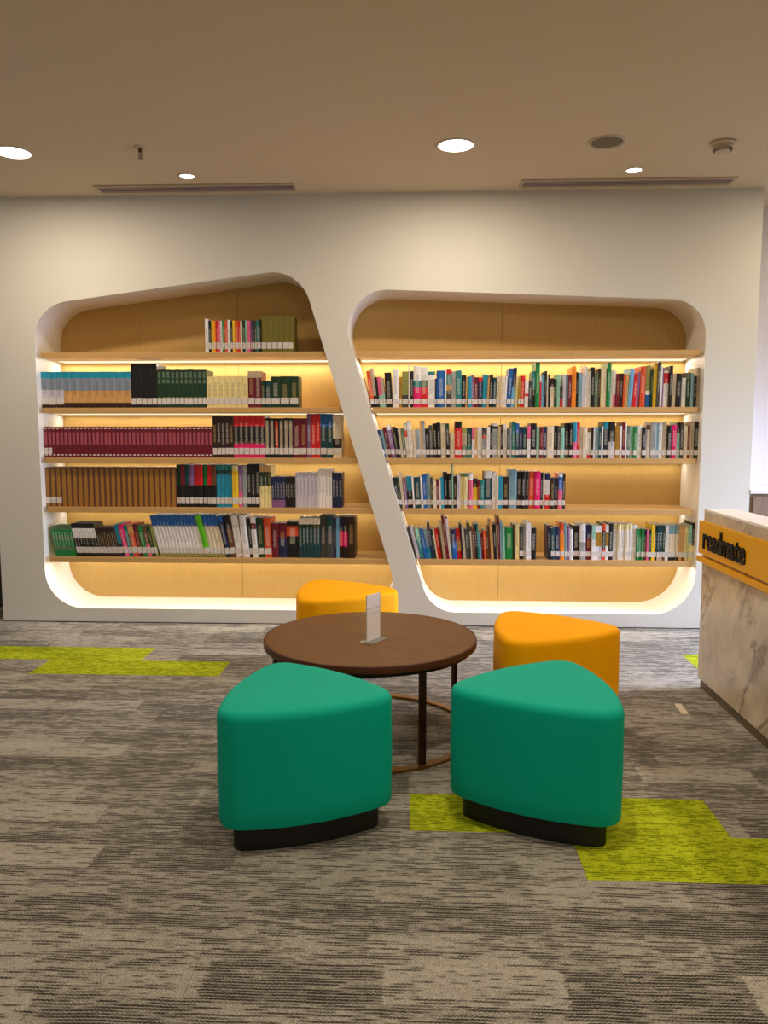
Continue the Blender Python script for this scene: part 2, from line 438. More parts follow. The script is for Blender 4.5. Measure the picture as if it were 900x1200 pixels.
def slot(x0, x1, y0, y1, label):
    t = empty('air_diffuser', ((x0 + x1) / 2, (y0 + y1) / 2, CEIL)); tag(t, label, 'air vent', 'linear air slots in the ceiling')
    hx, hy = (x1 - x0) / 2, (y1 - y0) / 2; f = 0.016
    bm = bmesh.new(); o = [(-hx, -hy), (hx, -hy), (hx, hy), (-hx, hy)]; i = [(-hx+f, -hy+f), (hx-f, -hy+f), (hx-f, hy-f), (-hx+f, hy-f)]
    A = [bm.verts.new((*p, -0.010)) for p in o]; a = [bm.verts.new((*p, -0.010)) for p in i]; B = [bm.verts.new((*p, 0)) for p in o]; b = [bm.verts.new((*p, 0)) for p in i]
    for k in range(4):
        j = (k+1) % 4; bm.faces.new((A[k], A[j], a[j], a[k])); bm.faces.new((A[k], B[k], B[j], A[j])); bm.faces.new((a[k], a[j], b[j], b[k]))
    from_bm('frame', bm, M_FITTING, t)
    box('backing', (-hx + f, -hy + f, -0.002), (hx - f, hy - f, 0.0), M_SLOTD, t)
    for k in range(3):
        yy = -hy + f + (2 * hy - 2 * f) * (k + 0.5) / 3
        box('slat', (-hx + f, yy - 0.008, -0.009), (hx - f, yy + 0.008, -0.004), M_SLOT, t)
slot(-2.165, -0.822, 5.338, 5.49, 'long grey linear air slot in the ceiling above the left niche')
slot(0.650, 2.020, 5.338, 5.49, 'long grey linear air slot in the ceiling above the right niche')

t = empty('ceiling_speaker', (1.037, 4.68, CEIL)); tag(t, 'round flat speaker grille in the ceiling beside the smoke detector', 'speaker')
lathe('rim', [(0.088, -0.006), (0.100, -0.010), (0.110, 0.0), (0.088, 0.0), (0.088, -0.006)], M_FITTING, t, 48)
lathe('grille', [(0, -0.006), (0.06, -0.0055), (0.087, -0.004), (0.087, -0.001), (0, -0.001)], M_GRILL, t, 48)

t = empty('smoke_detector', (1.69, 4.72, CEIL)); tag(t, 'cream smoke detector with slotted dome, at the right of the ceiling', 'smoke detector')
lathe('base', [(0, 0), (0.070, 0), (0.070, -0.012), (0.062, -0.016), (0, -0.016)], M_FITTING, t, 40)
lathe('dome', [(0, -0.016), (0.054, -0.016), (0.055, -0.026), (0.048, -0.0285), (0.048, -0.034), (0.04, -0.052), (0.022, -0.058), (0, -0.059)], M_FITTING, t, 40)
for k in range(16):
    a = 2 * math.pi * k / 16; c, s = math.cos(a), math.sin(a)
    o = box('vent_slot', (-0.005, -0.002, -0.008), (0.005, 0.002, 0.008), M_SLOTD, t); o.location = (0.047 * c, 0.047 * s, -0.043); o.rotation_euler = (0, R(-25), a)
    o.rotation_euler = (0, R(25), a + math.pi / 2 * 0)

t = empty('fire_sprinkler', (-1.60, 4.645, CEIL)); tag(t, 'bronze fire sprinkler head hanging from the ceiling', 'sprinkler')
lathe('escutcheon', [(0, 0), (0.036, 0), (0.034, -0.004), (0.018, -0.010), (0, -0.010)], M_FITTING, t, 32)
lathe('body', [(0, -0.010), (0.011, -0.010), (0.011, -0.028), (0.007, -0.031), (0, -0.031)], M_CHROME, t, 20)
for s in (-1, 1):
    o = prism('yoke_arm', [(s*0.009, -0.029), (s*0.013, -0.045), (s*0.004, -0.062), (s*0.001, -0.062), (s*0.009, -0.045), (s*0.006, -0.029)], 'y', -0.002, 0.002, M_CHROME, t)
lathe('bulb', [(0, -0.032), (0.0025, -0.034), (0.0025, -0.058), (0, -0.060)], M_BRONZE, t, 12)
lathe('deflector', [(0, -0.062), (0.017, -0.062), (0.017, -0.064), (0, -0.064)], M_CHROME, t, 20)

# ------------------------------------------------------------------ ottomans
def tri_outline(s, rc, b, rot, n=14):
    Rr = s / math.sqrt(3); V = [(Rr * math.cos(rot + k * 2 * math.pi / 3), Rr * math.sin(rot + k * 2 * math.pi / 3)) for k in range(3)]
    rho = (s * s / 4 + b * b) / (2 * b); half = math.asin(s / 2 / rho); pts = []
    for k in range(3):
        ax, ay = V[k]; bx, by = V[(k+1) % 3]; mx, my = (ax+bx)/2, (ay+by)/2; d = math.hypot(mx, my); nx, ny = mx/d, my/d; tx, ty = (bx-ax)/s, (by-ay)/s
        ox, oy = mx - nx * (rho - b), my - ny * (rho - b)
        for i in range(n + 1):
            a = -half + 2 * half * i / n; pts.append((ox + (rho+rc) * (math.cos(a)*nx + math.sin(a)*tx), oy + (rho+rc) * (math.cos(a)*ny + math.sin(a)*ty)))
        a0 = math.atan2(ny, nx) + half
        for i in range(1, 10):
            a = a0 + (2 * math.pi / 3 - 2 * half) * i / 10; pts.append((bx + rc * math.cos(a), by + rc * math.sin(a)))
    return pts
def ottoman(x, y, rot, mat, label, group):
    t = empty('ottoman', (x, y, 0), rot); tag(t, label, 'ottoman', group)
    S, RC, B = 0.434, 0.087, 0.030
    H, Z0, rr = 0.487, 0.092, 0.030
    bm = bmesh.new(); rings = []
    prof = [(-0.020, Z0), (-0.004, Z0 + 0.002), (0.0, Z0 + 0.012), (0.0, 0.16), (0.0015, 0.28), (0.0, H - rr - 0.03)]
    prof += [(-rr * (1 - math.cos(a)), H - rr + rr * math.sin(a) - 0.0) for a in [math.pi / 2 * q / 8 for q in range(0, 9)]]
    prof += [(-0.05, H + 0.0025), (-0.07, H + 0.004)]
    for off, z in prof: rings.append([bm.verts.new((px, py, z)) for px, py in tri_outline(S, RC + off, B, 0)])
    n = len(rings[0])
    for A_, B_ in zip(rings, rings[1:]):
        for i in range(n): bm.faces.new((A_[i], A_[(i+1) % n], B_[(i+1) % n], B_[i]))
    top = [bm.verts.new((px * 0.55, py * 0.55, H + 0.0065)) for px, py in tri_outline(S, RC - 0.07, B, 0)]
    for i in range(n): bm.faces.new((rings[-1][i], rings[-1][(i+1) % n], top[(i+1) % n], top[i]))
    bm.faces.new(top); bm.faces.new(rings[0][::-1])
    autosmooth(from_bm('cushion', bm, mat, t), 50)
    # top seam piping
    pb = bmesh.new(); R1 = tri_outline(S, RC + 0.0006, B, 0); zs = H - rr - 0.004
    prism('plinth', tri_outline(S, RC - 0.047, B, 0), 'z', 0.0, Z0 - 0.0005, M_PLINTH, t)
    pb.free()
ottoman(-0.4294, 2.7318, 1.9620, M_TEAL, 'teal three-sided ottoman, front one whose left side faces open carpet', 'teal ottomans')
ottoman(0.4535, 2.8122, 1.1494, M_TEAL, 'teal three-sided ottoman standing partly on the lime carpet, near the counter', 'teal ottomans')
ottoman(0.5970, 3.6811, 2.0434, M_YELL, 'orange-yellow three-sided ottoman between the teal one and the counter', 'yellow ottomans')
ottoman(-0.4589, 4.4799, 2.1257, M_YELL, 'orange-yellow three-sided ottoman behind the table, close to the bookcase wall', 'yellow ottomans')

# ------------------------------------------------------------------ round table
TX, TY, TZ = -0.224, 3.58, 0.452
t = empty('coffee_table', (TX, TY, 0)); tag(t, 'low round walnut coffee table on slim legs with a brass floor ring', 'table')
r = 0.489
lathe('tabletop', [(0, TZ - 0.030), (r - 0.010, TZ - 0.030), (r - 0.010, TZ - 0.001), (r - 0.011, TZ), (0, TZ)], M_TABLE, t, 96)
lathe('edge_band', [(r - 0.0098, TZ - 0.032), (r - 0.002, TZ - 0.032), (r, TZ - 0.030), (r, TZ - 0.004), (r - 0.002, TZ - 0.001), (r - 0.0098, TZ - 0.0002), (r - 0.0098, TZ - 0.032)], M_EDGE, t, 96)
lathe('underframe', [(0.445, TZ - 0.050), (0.468, TZ - 0.050), (0.468, TZ - 0.0302), (0.445, TZ - 0.0302), (0.445, TZ - 0.050)], M_BRONZE, t, 96)
lathe('floor_ring', [(0.452, 0.001), (0.488, 0.001), (0.488, 0.013), (0.452, 0.013), (0.452, 0.001)], M_BRASS, t, 96)
for k in range(4):
    a = R(-59 + 90 * k)
    bm = bmesh.new(); bm_box(bm, (-0.008, -0.015, 0.0132), (0.008, 0.015, TZ - 0.0502), 0.0015)
    o = from_bm('leg', bm, M_BRONZE, t); o.location = (0.466 * math.cos(a), 0.466 * math.sin(a), 0); o.rotation_euler = (0, 0, a)

# table sign: clear stand with a white sheet
a0 = Vector((-0.2005, 3.470, 0)); 
t = empty('table_sign', (-0.205, 3.495, TZ), R(57)); tag(t, 'upright white sheet in a clear acrylic stand on the round table', 'sign')
box('foot', (-0.062, -0.036, 0.0), (0.062, 0.036, 0.003), M_GLASSY, t, 0.0008)
box('sheet', (-0.050, -0.0013, 0.005), (0.050, 0.0013, 0.214), M_SHEET, t)
for xx in (-0.053, 0.0505): box('holder_edge', (xx, -0.002, 0.003), (xx + 0.0025, 0.002, 0.216), M_GLASSY, t)

# ------------------------------------------------------------------ reception counter
CX, CY0, CY1 = 1.525, 1.3, 4.302
t = empty('reception_counter', (CX, CY1, 0)); tag(t, 'marble-clad reception counter with a yellow name band and white top', 'counter')
def P(name, a, b, m, bev=0.0):
    return box(name, (a[0] - CX, a[1] - CY1, a[2]), (b[0] - CX, b[1] - CY1, b[2]), m, t, bev)
P('plinth', (CX + 0.012, CY0, 0.0), (1.685, CY1 - 0.012, 0.05), M_STEEL)
P('marble_panel', (CX, CY0, 0.052), (1.685, CY1, 0.962), M_MARBLE, 0.002)
P('worktop', (CX - 0.001, CY0, 0.963), (1.690, CY1 + 0.002, 0.977), M_WHITE_TOP, 0.002)
P('name_band', (CX - 0.020, CY0, 0.738), (CX - 0.001, CY1 + 0.012, 0.914), M_SIGN, 0.0015)
P('accent_rail', (CX - 0.028, CY0, 0.696), (CX - 0.001, CY1 + 0.014, 0.724), M_SIGN, 0.0015)
# raised black letters
def letters(text, y_start, y_end, z_base, xh):
    objs = []; x = 0
    for ch in text:
        cu = bpy.data.curves.new('letter', 'FONT'); cu.body = ch; cu.size = 1.0; cu.offset = 0.022; cu.extrude = 0.06
        ob = bpy.data.objects.new('letter', cu); COL.objects.link(ob)
        bpy.context.view_layer.update()
        me = bpy.data.meshes.new_from_object(ob.evaluated_get(bpy.context.evaluated_depsgraph_get()))
        bpy.data.objects.remove(ob); me.name = 'letter'
        xs = [v.co.x for v in me.vertices]
        for v in me.vertices: v.co.x -= min(xs)
        w = max(xs) - min(xs); objs.append((me, x, w)); x += w + 0.004
    total = x; L = y_start - y_end; sx = L / total
    ys = [v.co.y for v in objs[1][0].vertices]; sz = xh / (max(ys) - min(ys))
    for me, x0, w in objs:
        for v in me.vertices:
            px, py, pz = v.co
            v.co = Vector((-0.0205 - (pz + 0.06) * 0.06, -(px * sx), py * sz))
        o = link('letter', me, M_LETTER, t); o.location = (0.0, y_start - x0 * sx - CY1, z_base)
        me.flip_normals()
letters('readmate', 4.235, 3.690, 0.777, 0.080)

# ------------------------------------------------------------------ side cabinet beyond the wall end
t = empty('low_cabinet', (2.95, 5.80, 0)); tag(t, 'low wooden cabinet with pale top beyond the right end of the wall', 'cabinet')
def Q(name, a, b, m, bev=0.0, par=None):
    return box(name, (a[0] - 2.95, a[1] - 5.80, a[2]), (b[0] - 2.95, b[1] - 5.80, b[2]), m, par or t, bev)
Q('carcass', (2.285, 5.60, 0.06), (4.2, 6.055, 0.955), M_CABIN); Q('plinth', (2.30, 5.63, 0.0), (4.2, 6.05, 0.06), M_DARK)
Q('top', (2.284, 5.575, 0.957), (4.2, 6.058, 0.985), M_WHITE_TOP, 0.002)
for k in range(4):
    xa = 2.31 + k * 0.472
    d = Q('door', (xa, 5.582, 0.08), (xa + 0.462, 5.599, 0.935), M_CABIN, 0.002)
    Q('handle', (xa + 0.40, 5.568, 0.80), (xa + 0.412, 5.5815, 0.90), M_DARK, 0.002, d)

# dark doorway beyond the left end of the wall
d1 = box('door_1', (-4.1, 6.02, 0.005), (-3.06, 6.055, 2.2), M_DARK); tag(d1, kind='structure')
box('door_handle', (-3.25, 5.985, 0.98), (-3.13, 6.019, 1.0), M_CHROME, d1, 0.002)

o = box('floor_tape', (-0.017, -0.075, 0.0002), (0.017, 0.075, 0.0018), M_TAPE, None); o.location = (1.322, 3.932, 0); o.rotation_euler = (0, 0, R(-4))
tag(o, 'small pale strip of tape lying on the carpet beside the counter', 'tape')

# ------------------------------------------------------------------ books
PAL = dict(k=(20,20,24,'black'), n=(26,38,78,'navy'), b=(22,92,168,'blue'), u=(112,172,214,'light blue'), c=(26,142,176,'cyan'),
  t=(38,124,126,'teal'), T=(14,62,70,'dark teal'), g=(22,126,62,'green'), G=(22,56,36,'dark green'), l=(98,196,20,'lime green'), m=(146,200,176,'mint'),
  o=(148,150,84,'olive'), y=(240,196,30,'yellow'), Y=(232,214,150,'pale yellow'), O=(244,142,24,'orange'), r=(206,28,34,'red'), R=(108,18,38,'maroon'),
  p=(228,100,140,'pink'), P=(222,20,108,'magenta'), v=(134,92,140,'mauve'), w=(232,228,228,'white'), e=(226,210,184,'cream'), E=(186,168,142,'beige'),
  a=(160,164,166,'grey'), A=(66,68,72,'dark grey'), s=(104,64,40,'brown'), S=(48,28,22,'dark brown'), q=(206,156,96,'tan'), z=(214,78,34,'rust orange'),
  x=(124,160,172,'slate blue'), L=(196,190,204,'lilac white'), d=(168,124,30,'mustard'), j=(92,112,90,'sage green'), B=(168,78,92,'rose'), F=(164,114,46,'golden brown'), K=(132,142,160,'grey blue'), W=(112,104,36,'olive'))
LINP = {k: lin(v[:3]) for k, v in PAL.items()}

def cover_material():
    m = new_mat('book_cover', (0.5, 0.5, 0.5), 0.38, spec=0.45); t = NT(m)
    a = t.n('ShaderNodeAttribute', attribute_name='Col'); b = t.n('ShaderNodeAttribute', attribute_name='Ink')
    cd = t.coords('Object', (330, 0, 150)); wn = t.noise(cd, 1.0, 1, 0.5)
    k = t.math('MULTIPLY', t.math('GREATER_THAN', wn, 0.52), t.math('MULTIPLY', b.outputs['Alpha'], 0.62))
    t.base(t.mix(k, a.outputs['Color'], b.outputs['Color'])); return m
M_COVER = cover_material()
def page_material():
    m = new_mat('page_edges', lin((226, 214, 188)), 0.8, spec=0.2); t = NT(m)
    f = t.noise(t.coords('Object', (900, 20, 20)), 1.0, 2)
    t.base(t.mix(f, lin((206, 192, 162)), lin((240, 230, 208)))); return m
M_PAGE = page_material()
def slip_material():
    m = new_mat('call_number_label', lin((228, 222, 218)), 0.6); t = NT(m)
    f = t.noise(t.coords('Object', (500, 0, 260)), 1.0, 1)
    t.base(t.mix(t.math('GREATER_THAN', f, 0.56), lin((232, 226, 222)), lin((120, 108, 110)))); return m
M_SLIP = slip_material()

def lum(c): return 0.2126 * c[0] + 0.7152 * c[1] + 0.0722 * c[2]
def book_mesh(w, h, d, bands, hard, ink_on, seed, mid=False):
    """cover shell: two boards and a spine (facing -Y, origin at the bottom left front corner); bands from top"""
    rnd = random.Random(seed)
    key = {}; V = []; Fc = []; C = []; I = []
    def v(p):
        k = (round(p[0], 5), round(p[1], 5), round(p[2], 5))
        if k not in key: key[k] = len(V); V.append(p)
        return key[k]
    def f(ps, c, ink=(0, 0, 0, 0)):
        idx = [v(p) for p in ps]
        if len(set(idx)) < 3: return
        Fc.append(idx); C.append((*c, 1)); I.append(ink)
    th = min(0.0028 if hard else 0.0012, w * 0.2)
    bulge = min(0.004, w * 0.14) if hard else 0.0006
    e_ = 0.20 if mid else 0.27; xs = [0, e_ * w, (1 - e_) * w, w]; yo = [bulge, bulge * 0.25, bulge * 0.25, bulge]
    # band limits in z from the top
    zs = [h]; cols = []
    for frac, c in bands: cols.append(c)
    lims = [fr for fr, _ in bands][1:] + [1.0]
    segs = []; top = 0.0
    for (fr, c), e in zip(bands, lims): segs.append((h * (1 - fr), h * (1 - e), c))
    t0, t1 = (0.16 + 0.1 * rnd.random(), 0.62 + 0.1 * rnd.random())
    main = max(segs, key=lambda s: s[0] - s[1])
    cuts = sorted({h, 0.0} | {s[0] for s in segs} | {h * (1 - t0), h * (1 - t1)}, reverse=True)
    for za, zb in zip(cuts, cuts[1:]):
        zm = (za + zb) / 2; c = next((s[2] for s in segs if s[1] <= zm <= s[0]), segs[-1][2]); cl = LINP[c]
        inkc = (0.75, 0.70, 0.60) if lum(cl) < 0.22 else (0.05, 0.05, 0.07)
        if c in 'GRS' and rnd.random() < 0.5: inkc = (0.62, 0.45, 0.16)
        for i in range(3):
            ink = (*inkc, 1.0) if (i == 1 and ink_on and h * (1 - t1) < zm < h * (1 - t0)) else (0, 0, 0, 0)
            f([(xs[i], yo[i], za), (xs[i], yo[i], zb), (xs[i+1], yo[i+1], zb), (xs[i+1], yo[i+1], za)], LINP[bands[0][1]] if (mid and i != 1) else cl, ink)
        # boards follow the colour of the main band
    mc = LINP[bands[0][1] if mid else main[2]]
    zc = cuts
    for side in (0, 1):
        xo = 0 if side == 0 else w; xi = th if side == 0 else w - th
        outer = [(xo, bulge, z) for z in zc]
        # outer face as one n-gon sharing the spine verts
        face = outer + [(xo, d, 0.0), (xo, d, h)]
        f(face if side else face[::-1], mc)
        f([(xi, bulge + th, h), (xi, bulge + th, 0.0), (xi, d, 0.0), (xi, d, h)][::(-1 if side else 1)], mc)
        f([(xo, d, h), (xo, d, 0), (xi, d, 0), (xi, d, h)][::(1 if side else -1)], mc)
    ys = bulge + th
    f([(th, ys, 0), (th, ys, h), (w - th, ys, h), (w - th, ys, 0)], mc)
    for z, o in ((h, 1), (0.0, -1)):
        ring = [(xs[i], yo[i], z) for i in range(4)] + [(w, d, z), (w - th, d, z), (w - th, ys, z), (th, ys, z), (th, d, z), (0, d, z)]
        tc = LINP[segs[0][2]] if z > 0 else mc
        f(ring if o > 0 else ring[::-1], tc)
    me = bpy.data.meshes.new('cover'); me.from_pydata(V, [], Fc)
    ca = me.color_attributes.new('Col', 'FLOAT_COLOR', 'CORNER'); ia = me.color_attributes.new('Ink', 'FLOAT_COLOR', 'CORNER')
    cc = []; ii = []
    for p in me.polygons:
        for _ in range(p.loop_total): cc += C[p.index]; ii += I[p.index]
    ca.data.foreach_set('color', cc); ia.data.foreach_set('color', ii)
    me.materials.append(M_COVER)
    return me, th, bulge

def simple_box_mesh(name, a, b, mat):
    x0, y0, z0 = a; x1, y1, z1 = b
    me = bpy.data.meshes.new(name)
    me.from_pydata([(x0,y0,z0),(x1,y0,z0),(x1,y1,z0),(x0,y1,z0),(x0,y0,z1),(x1,y0,z1),(x1,y1,z1),(x0,y1,z1)], [], [(3,2,1,0),(4,5,6,7),(0,1,5,4),(1,2,6,5),(2,3,7,6),(3,0,4,7)])
    me.materials.append(mat); return me

def ordinal(n):
    return str(n) + ('th' if 10 <= n % 100 <= 20 else {1: 'st', 2: 'nd', 3: 'rd'}.get(n % 10, 'th'))

def parse(s):
    items = []
    for tok in s.replace('\n', ' ').split(';'):
        p = tok.split()
        if not p: continue
        n = 1; name = None
        if p[0].startswith('*'):          # repeated volume: *count w h tilt spec name-of-set
            n = int(p[0][1:]); p = p[1:]
        w, h, tl, spec = float(p[0]), float(p[1]), float(p[2]), p[3]
        nolab = '!' in spec; lab = '+' in spec; mid = '~' in spec; noink = '^' in spec
        for ch in '!+~^': spec = spec.replace(ch, '')
        bands = [(0.0, spec[0])]; rest = spec[1:]
        while rest:
            bands.append((float('0.' + rest[:2]), rest[2])); rest = rest[3:]
        desc = ' '.join(p[4:])
        for k in range(n): items.append(dict(w=w, h=h, t=tl, bands=bands, set=desc if n > 1 else None, k=k, n=n, desc=desc if n == 1 else None, nolab=nolab, lab=lab, mid=mid, noink=noink))
    return items

KPX = 0.00611
def row(s, x0px, x1px, ypx, z, where, group, label_from=None, label_to=None, kind=None, Yf=5.643, dens=0.7):
    items = parse(s)
    X0 = on_y(x0px, ypx, Yf)[0]; X1 = on_y(x1px, ypx, Yf)[0]
    def lay(sc):
        x = X0; prev = None; pos = []
        for it in items:
            w = it['w'] * KPX * sc; h = it['h'] * KPX; tn = math.tan(R(it['t'])); wc = w / math.cos(R(it['t']))
            if prev:
                pw, ph, pt = prev; hm = min(ph, h) * 0.98
                x = px + pw + max(0, pt * hm - tn * hm) + 0.0004
            pos.append(x); px = x; prev = (wc, h, tn)
        return pos, x + wc
    lo, hi = 0.5, 1.6
    for _ in range(30):
        sc = (lo + hi) / 2
        if lay(sc)[1] > X1: hi = sc
        else: lo = sc
    pos, _ = lay(sc)
    hmed = sorted(i['h'] for i in items)[len(items) // 2]
    for q, (it, x) in enumerate(zip(items, pos)):
        w = it['w'] * KPX * sc - 0.0003; h = min(0.312, it['h'] * KPX * random.uniform(0.995, 1.005)); th_ = R(it['t'])
        hard = bool(it['set']) or it['w'] >= 4.5
        d = min(0.30, max(0.13, h * dens * random.uniform(0.96, 1.04)))
        nm = 'bound_volume' if it['set'] else (kind or ('hardcover_book' if hard else 'paperback_book'))
        yj = 0.001 if it['set'] else random.uniform(-0.006, 0.008)
        # lean: the corner that stays down is the left one when the top leans left, the right one otherwise
        if it['t'] <= 0: loc = (x, Yf + yj, z + 0.0004)
        else: loc = (x + w / math.cos(th_) - w * math.cos(th_), Yf + yj, z + 0.0004 + w * math.sin(th_))
        root = empty(nm, loc); root.rotation_euler = (0, th_, 0)
        me, th, bulge = book_mesh(w, h, d, it['bands'], hard, w > 0.012 and not it['noink'], q * 31 + int(x0px), it['mid'])
        o = bpy.data.objects.new('cover', me); COL.objects.link(o); o.parent = root
        ins = 0.003 if hard else 0.0004
        if w - 2 * th > 0.001:
            pm = simple_box_mesh('pages', (th + 0.0002, bulge + th + 0.0002, ins), (w - th - 0.0002, d - ins, h - ins), M_PAGE)
            o = bpy.data.objects.new('pages', pm); COL.objects.link(o); o.parent = root
        lab = (label_from is not None and label_from <= q and (label_to is None or q < label_to) and not it['nolab']) or it['lab']
        if lab and w > 0.008:
            zl = 0.024 + random.uniform(-0.001, 0.001); lh = 0.045 if 'leaning' in where else 0.036
            lm = simple_box_mesh('spine_label', (w * 0.05, -0.0007, zl), (w * 0.95, bulge * 0.9, zl + lh), M_SLIP)
            o = bpy.data.objects.new('spine_label', lm); COL.objects.link(o); o.parent = root
        if it['set']:
            root['label'] = f"{it['set']}, {ordinal(it['k'] + 1)} of {it['n']} from left, {where}"
            root['group'] = f"{it['set']}s, {where}".replace('volumes,', 'volumes,')
        else:
            cs = []
            for _, c in it['bands']:
                n_ = PAL[c][3]
                if n_ not in cs: cs.append(n_)
            cd = cs[0] if len(cs) == 1 else (f"{cs[0]} and {cs[1]}")
            size = 'thick ' if it['w'] >= 7 else ('slim ' if it['w'] <= 2.5 else ('tall ' if it['h'] >= hmed + 5 else ('short ' if it['h'] <= hmed - 5 else '')))
            nn = it['desc'] or ('journal' if kind == 'journal' else 'book')
            root['label'] = f"{size}{cd} {nn}, {ordinal(q + 1)} from left, {where}"
            root['group'] = group
        root['category'] = 'book' if kind != 'journal' else 'journal'
    return items

BOOKROWS = []
# right niche, top row of books
row('''1.8 33 -15 k;3 35 -14 e;4.5 42 -8 z80k;3.5 45 -8 E70k;2 35 -7 k;4.5 35 -6 p60m;2.5 34 -6 E50m;7.5 40 -3 k;7 43 0 w;4 35 0 d;7.5 41 0 o65A;1.6 49 0 w;
4 41 0 k;8.5 47 0 w35t52P;8 46 0 w32j50r;8.5 41 0 t10w;2 33 0 n;9.5 42 0 b;1.6 42 0 w;6 43 0 r12t40q55A;5 41 0 a;6.5 42 0 t;4.5 37 1 k;2 35 1 q;4.5 35 0 c;2.5 37 0 v;5 34 0 R;
4.5 34 0 r15n;5.5 37 2 c;2 33 2 q;3.5 37 2 k;4.5 34 1 T;4.5 35 1 e;5 35 1 e;2 35 2 w;5 44 4 b;4 45 4 n50u;3 35 3 Y;2 35 2 d;5 36 2 r;4 31 1 w50r60w;
4 30 0 A;3.5 41 0 t50k;5 51 0 g;2 36 0 w20r;3.5 37 0 u;2.5 41 0 k;1.6 37 0 w;2 37 0 k;5 33 0 S30e;2.5 32 0 G;4 37 0 m;3 24 0 k60r;3 37 0 L;3 37 0 x;4 36 0 R;5 46 0 O;2.5 40 0 k;4 39 0 x;
2 37 0 L;4.5 46 0 w;3.5 41 0 w;4 45 0 k;4 38 0 j;3 43 0 S;2.5 46 0 Y;4 44 0 e;4.5 50 1 g;3 42 1 w;2.5 41 1 w65p;4 38 0 R;4 38 1 S;2 37 1 z;3.5 37 2 q;5 43 3 u;5 37 3 r;2 39 3 v;
6 46 1 z;5.5 47 0 o60w70b;2.5 42 0 G;4 50 1 y;3.5 51 1 A;2 47 1 w;2 45 1 v;6 41 1 w06r35w;3.5 46 1 k;4 38 1 E;6.5 38 1 k;5 33 0 w;5 39 0 j20G;3 38 0 x;3.5 35 0 k;5 44 0 E''',
 430, 820.5, 477, SH[1], 'top book row of wide niche', 'books in the top row of the wide niche', 2, 41)
# second row
row('''3 33 -13 n;3 33 -13 x;3.5 36 -12 R;5 38 -11 w15v;4 36 -9 k;2 35 -8 k;3 34 -8 e;3 34 -7 j;3.5 40 -6 w20r40w;5 43 -6 w;2.5 33 -4 e;6 33 -3 a;2.5 43 -3 q;3 43 -3 a;4.5 34 -3 k;
4 38 -3 A;4.5 40 -2 k;4.5 41 -2 k;6 40 -2 e;4 40 -2 T30k;5.5 29 0 e;8 42 0 k18r;6 35 0 o20E60j;6 35 0 T60t;3 35 0 p40w;3.5 35 0 q;5 36 0 w;5.5 35 0 A25r35a;3.5 36 0 w;2.5 38 0 k;
7 40 0 w08k16a;3 36 0 E;3 38 0 s15k;4 39 0 w;3 34 0 A;2.5 35 0 a;4.5 42 0 t;4 40 0 b30T;4 36 0 n;5 36 0 T;4 37 0 p40w;7 40 0 k;3.5 36 0 m;4.5 36 0 R;4 36 0 n;8 37 0 e;4 37 0 k;3.5 37 0 A;
4.5 35 0 m;5.5 40 0 k40A;4 40 0 k;4.5 41 0 c55p;3.5 41 0 r;3.5 36 0 E;5 36 0 e;5 30 0 w80r;2 35 0 k;2 36 0 w;4 36 0 x;3 36 0 T;2 36 0 w;6 42 0 c20k;7.5 42 0 k55L;5.5 37 0 d;2 37 0 w;4 41 0 R;
1.6 40 0 w;4.5 37 0 j;3 37 0 m;4.5 36 0 g;5.5 37 0 w;4.5 35 0 k;5 38 0 s15e;7 41 0 a;3 40 0 x;3.5 41 0 w;5.5 41 0 E;5 37 0 k;5.5 38 0 P;4 41 0 k30m;4 41 0 A;4 37 0 e;3 37 0 R;4.5 41 0 E;6.5 42 0 k65G''',
 449.5, 819, 537, SH[2], 'second book row of wide niche', 'books in the second row of the wide niche', 0)
# third row
row('''4 36 -9 k;2.5 36 -9 G;3.5 41 -8 e;3 36 -6 v;6.5 37 -4 c45k;2 37 -4 w;8 36 -3 T;2.5 37 -3 w;5 39 -3 b;4.5 40 -3 x;3 36 -2 A;4 32 -2 e;3.5 33 -2 R;2 33 -2 w;3.5 36 -2 c;5 42 -2 k;
5 40 -1 k;1.6 52 -1 m;4 37 0 S;4 38 0 L;4.5 41 0 o10Y;4.5 41 0 j10Y;1.6 40 0 k;5 41 0 w20p;6 35 0 S30y;3 33 0 R;5 33 0 t;10 43 0 w18T85a;5 42 0 w;2.5 38 0 e;6 37 0 c;7 37 0 S;10 45 0 x;6 43 0 k;4.5 43 0 k;4.5 43 0 S;
6.5 43 0 z;7.5 43 0 P;3.5 42 0 k;1.6 40 0 w;7 41 0 n18w60r;5 36 0 S;4.5 35 0 k;5.5 41 0 w10b45p;3.5 41 0 S''',
 466, 662, 597, SH[3], 'third book row of wide niche', 'books in the third row of the wide niche', 0)
# bottom row, two clusters
row('''1.6 38 -15 S;5 38 -14 L;5.5 36 -12 m40t;4 36 -11 b;5 35 -10 x60c;3.5 43 -9 n;3 35 -9 G;1.6 36 -9 e;5 36 -8 r;2 36 -8 S;4.5 44 -8 e;3.5 51 -8 R;3.5 48 -7 w;7 35 -5 n45b;6 36 -5 r40q75r;2 42 -5 k;
3.5 37 -5 w;4 36 -4 A;2.5 43 -4 G;2 33 -4 w;4 37 -4 s;3 41 -4 k;2.5 42 -4 t;2 30 -4 u;3.5 31 -4 R;3 34 -4 z;4 33 -4 s;2 39 -4 s;3.5 45 -4 q;4 41 -3 k;2 40 -3 e;2.5 51 -3 R;4 44 -2 x;2 38 -2 m;
10.5 37 -1 g;2 41 -1 S;6.5 41 -1 Y;5 39 -1 A75w85k;3 40 -1 a;3 44 -1 w;4 43 -1 w;6.5 37 0 k''',
 487, 628, 656, SH[4], 'left cluster of bottom row, wide niche', 'books in the left cluster of the bottom row, wide niche', 37, 41)
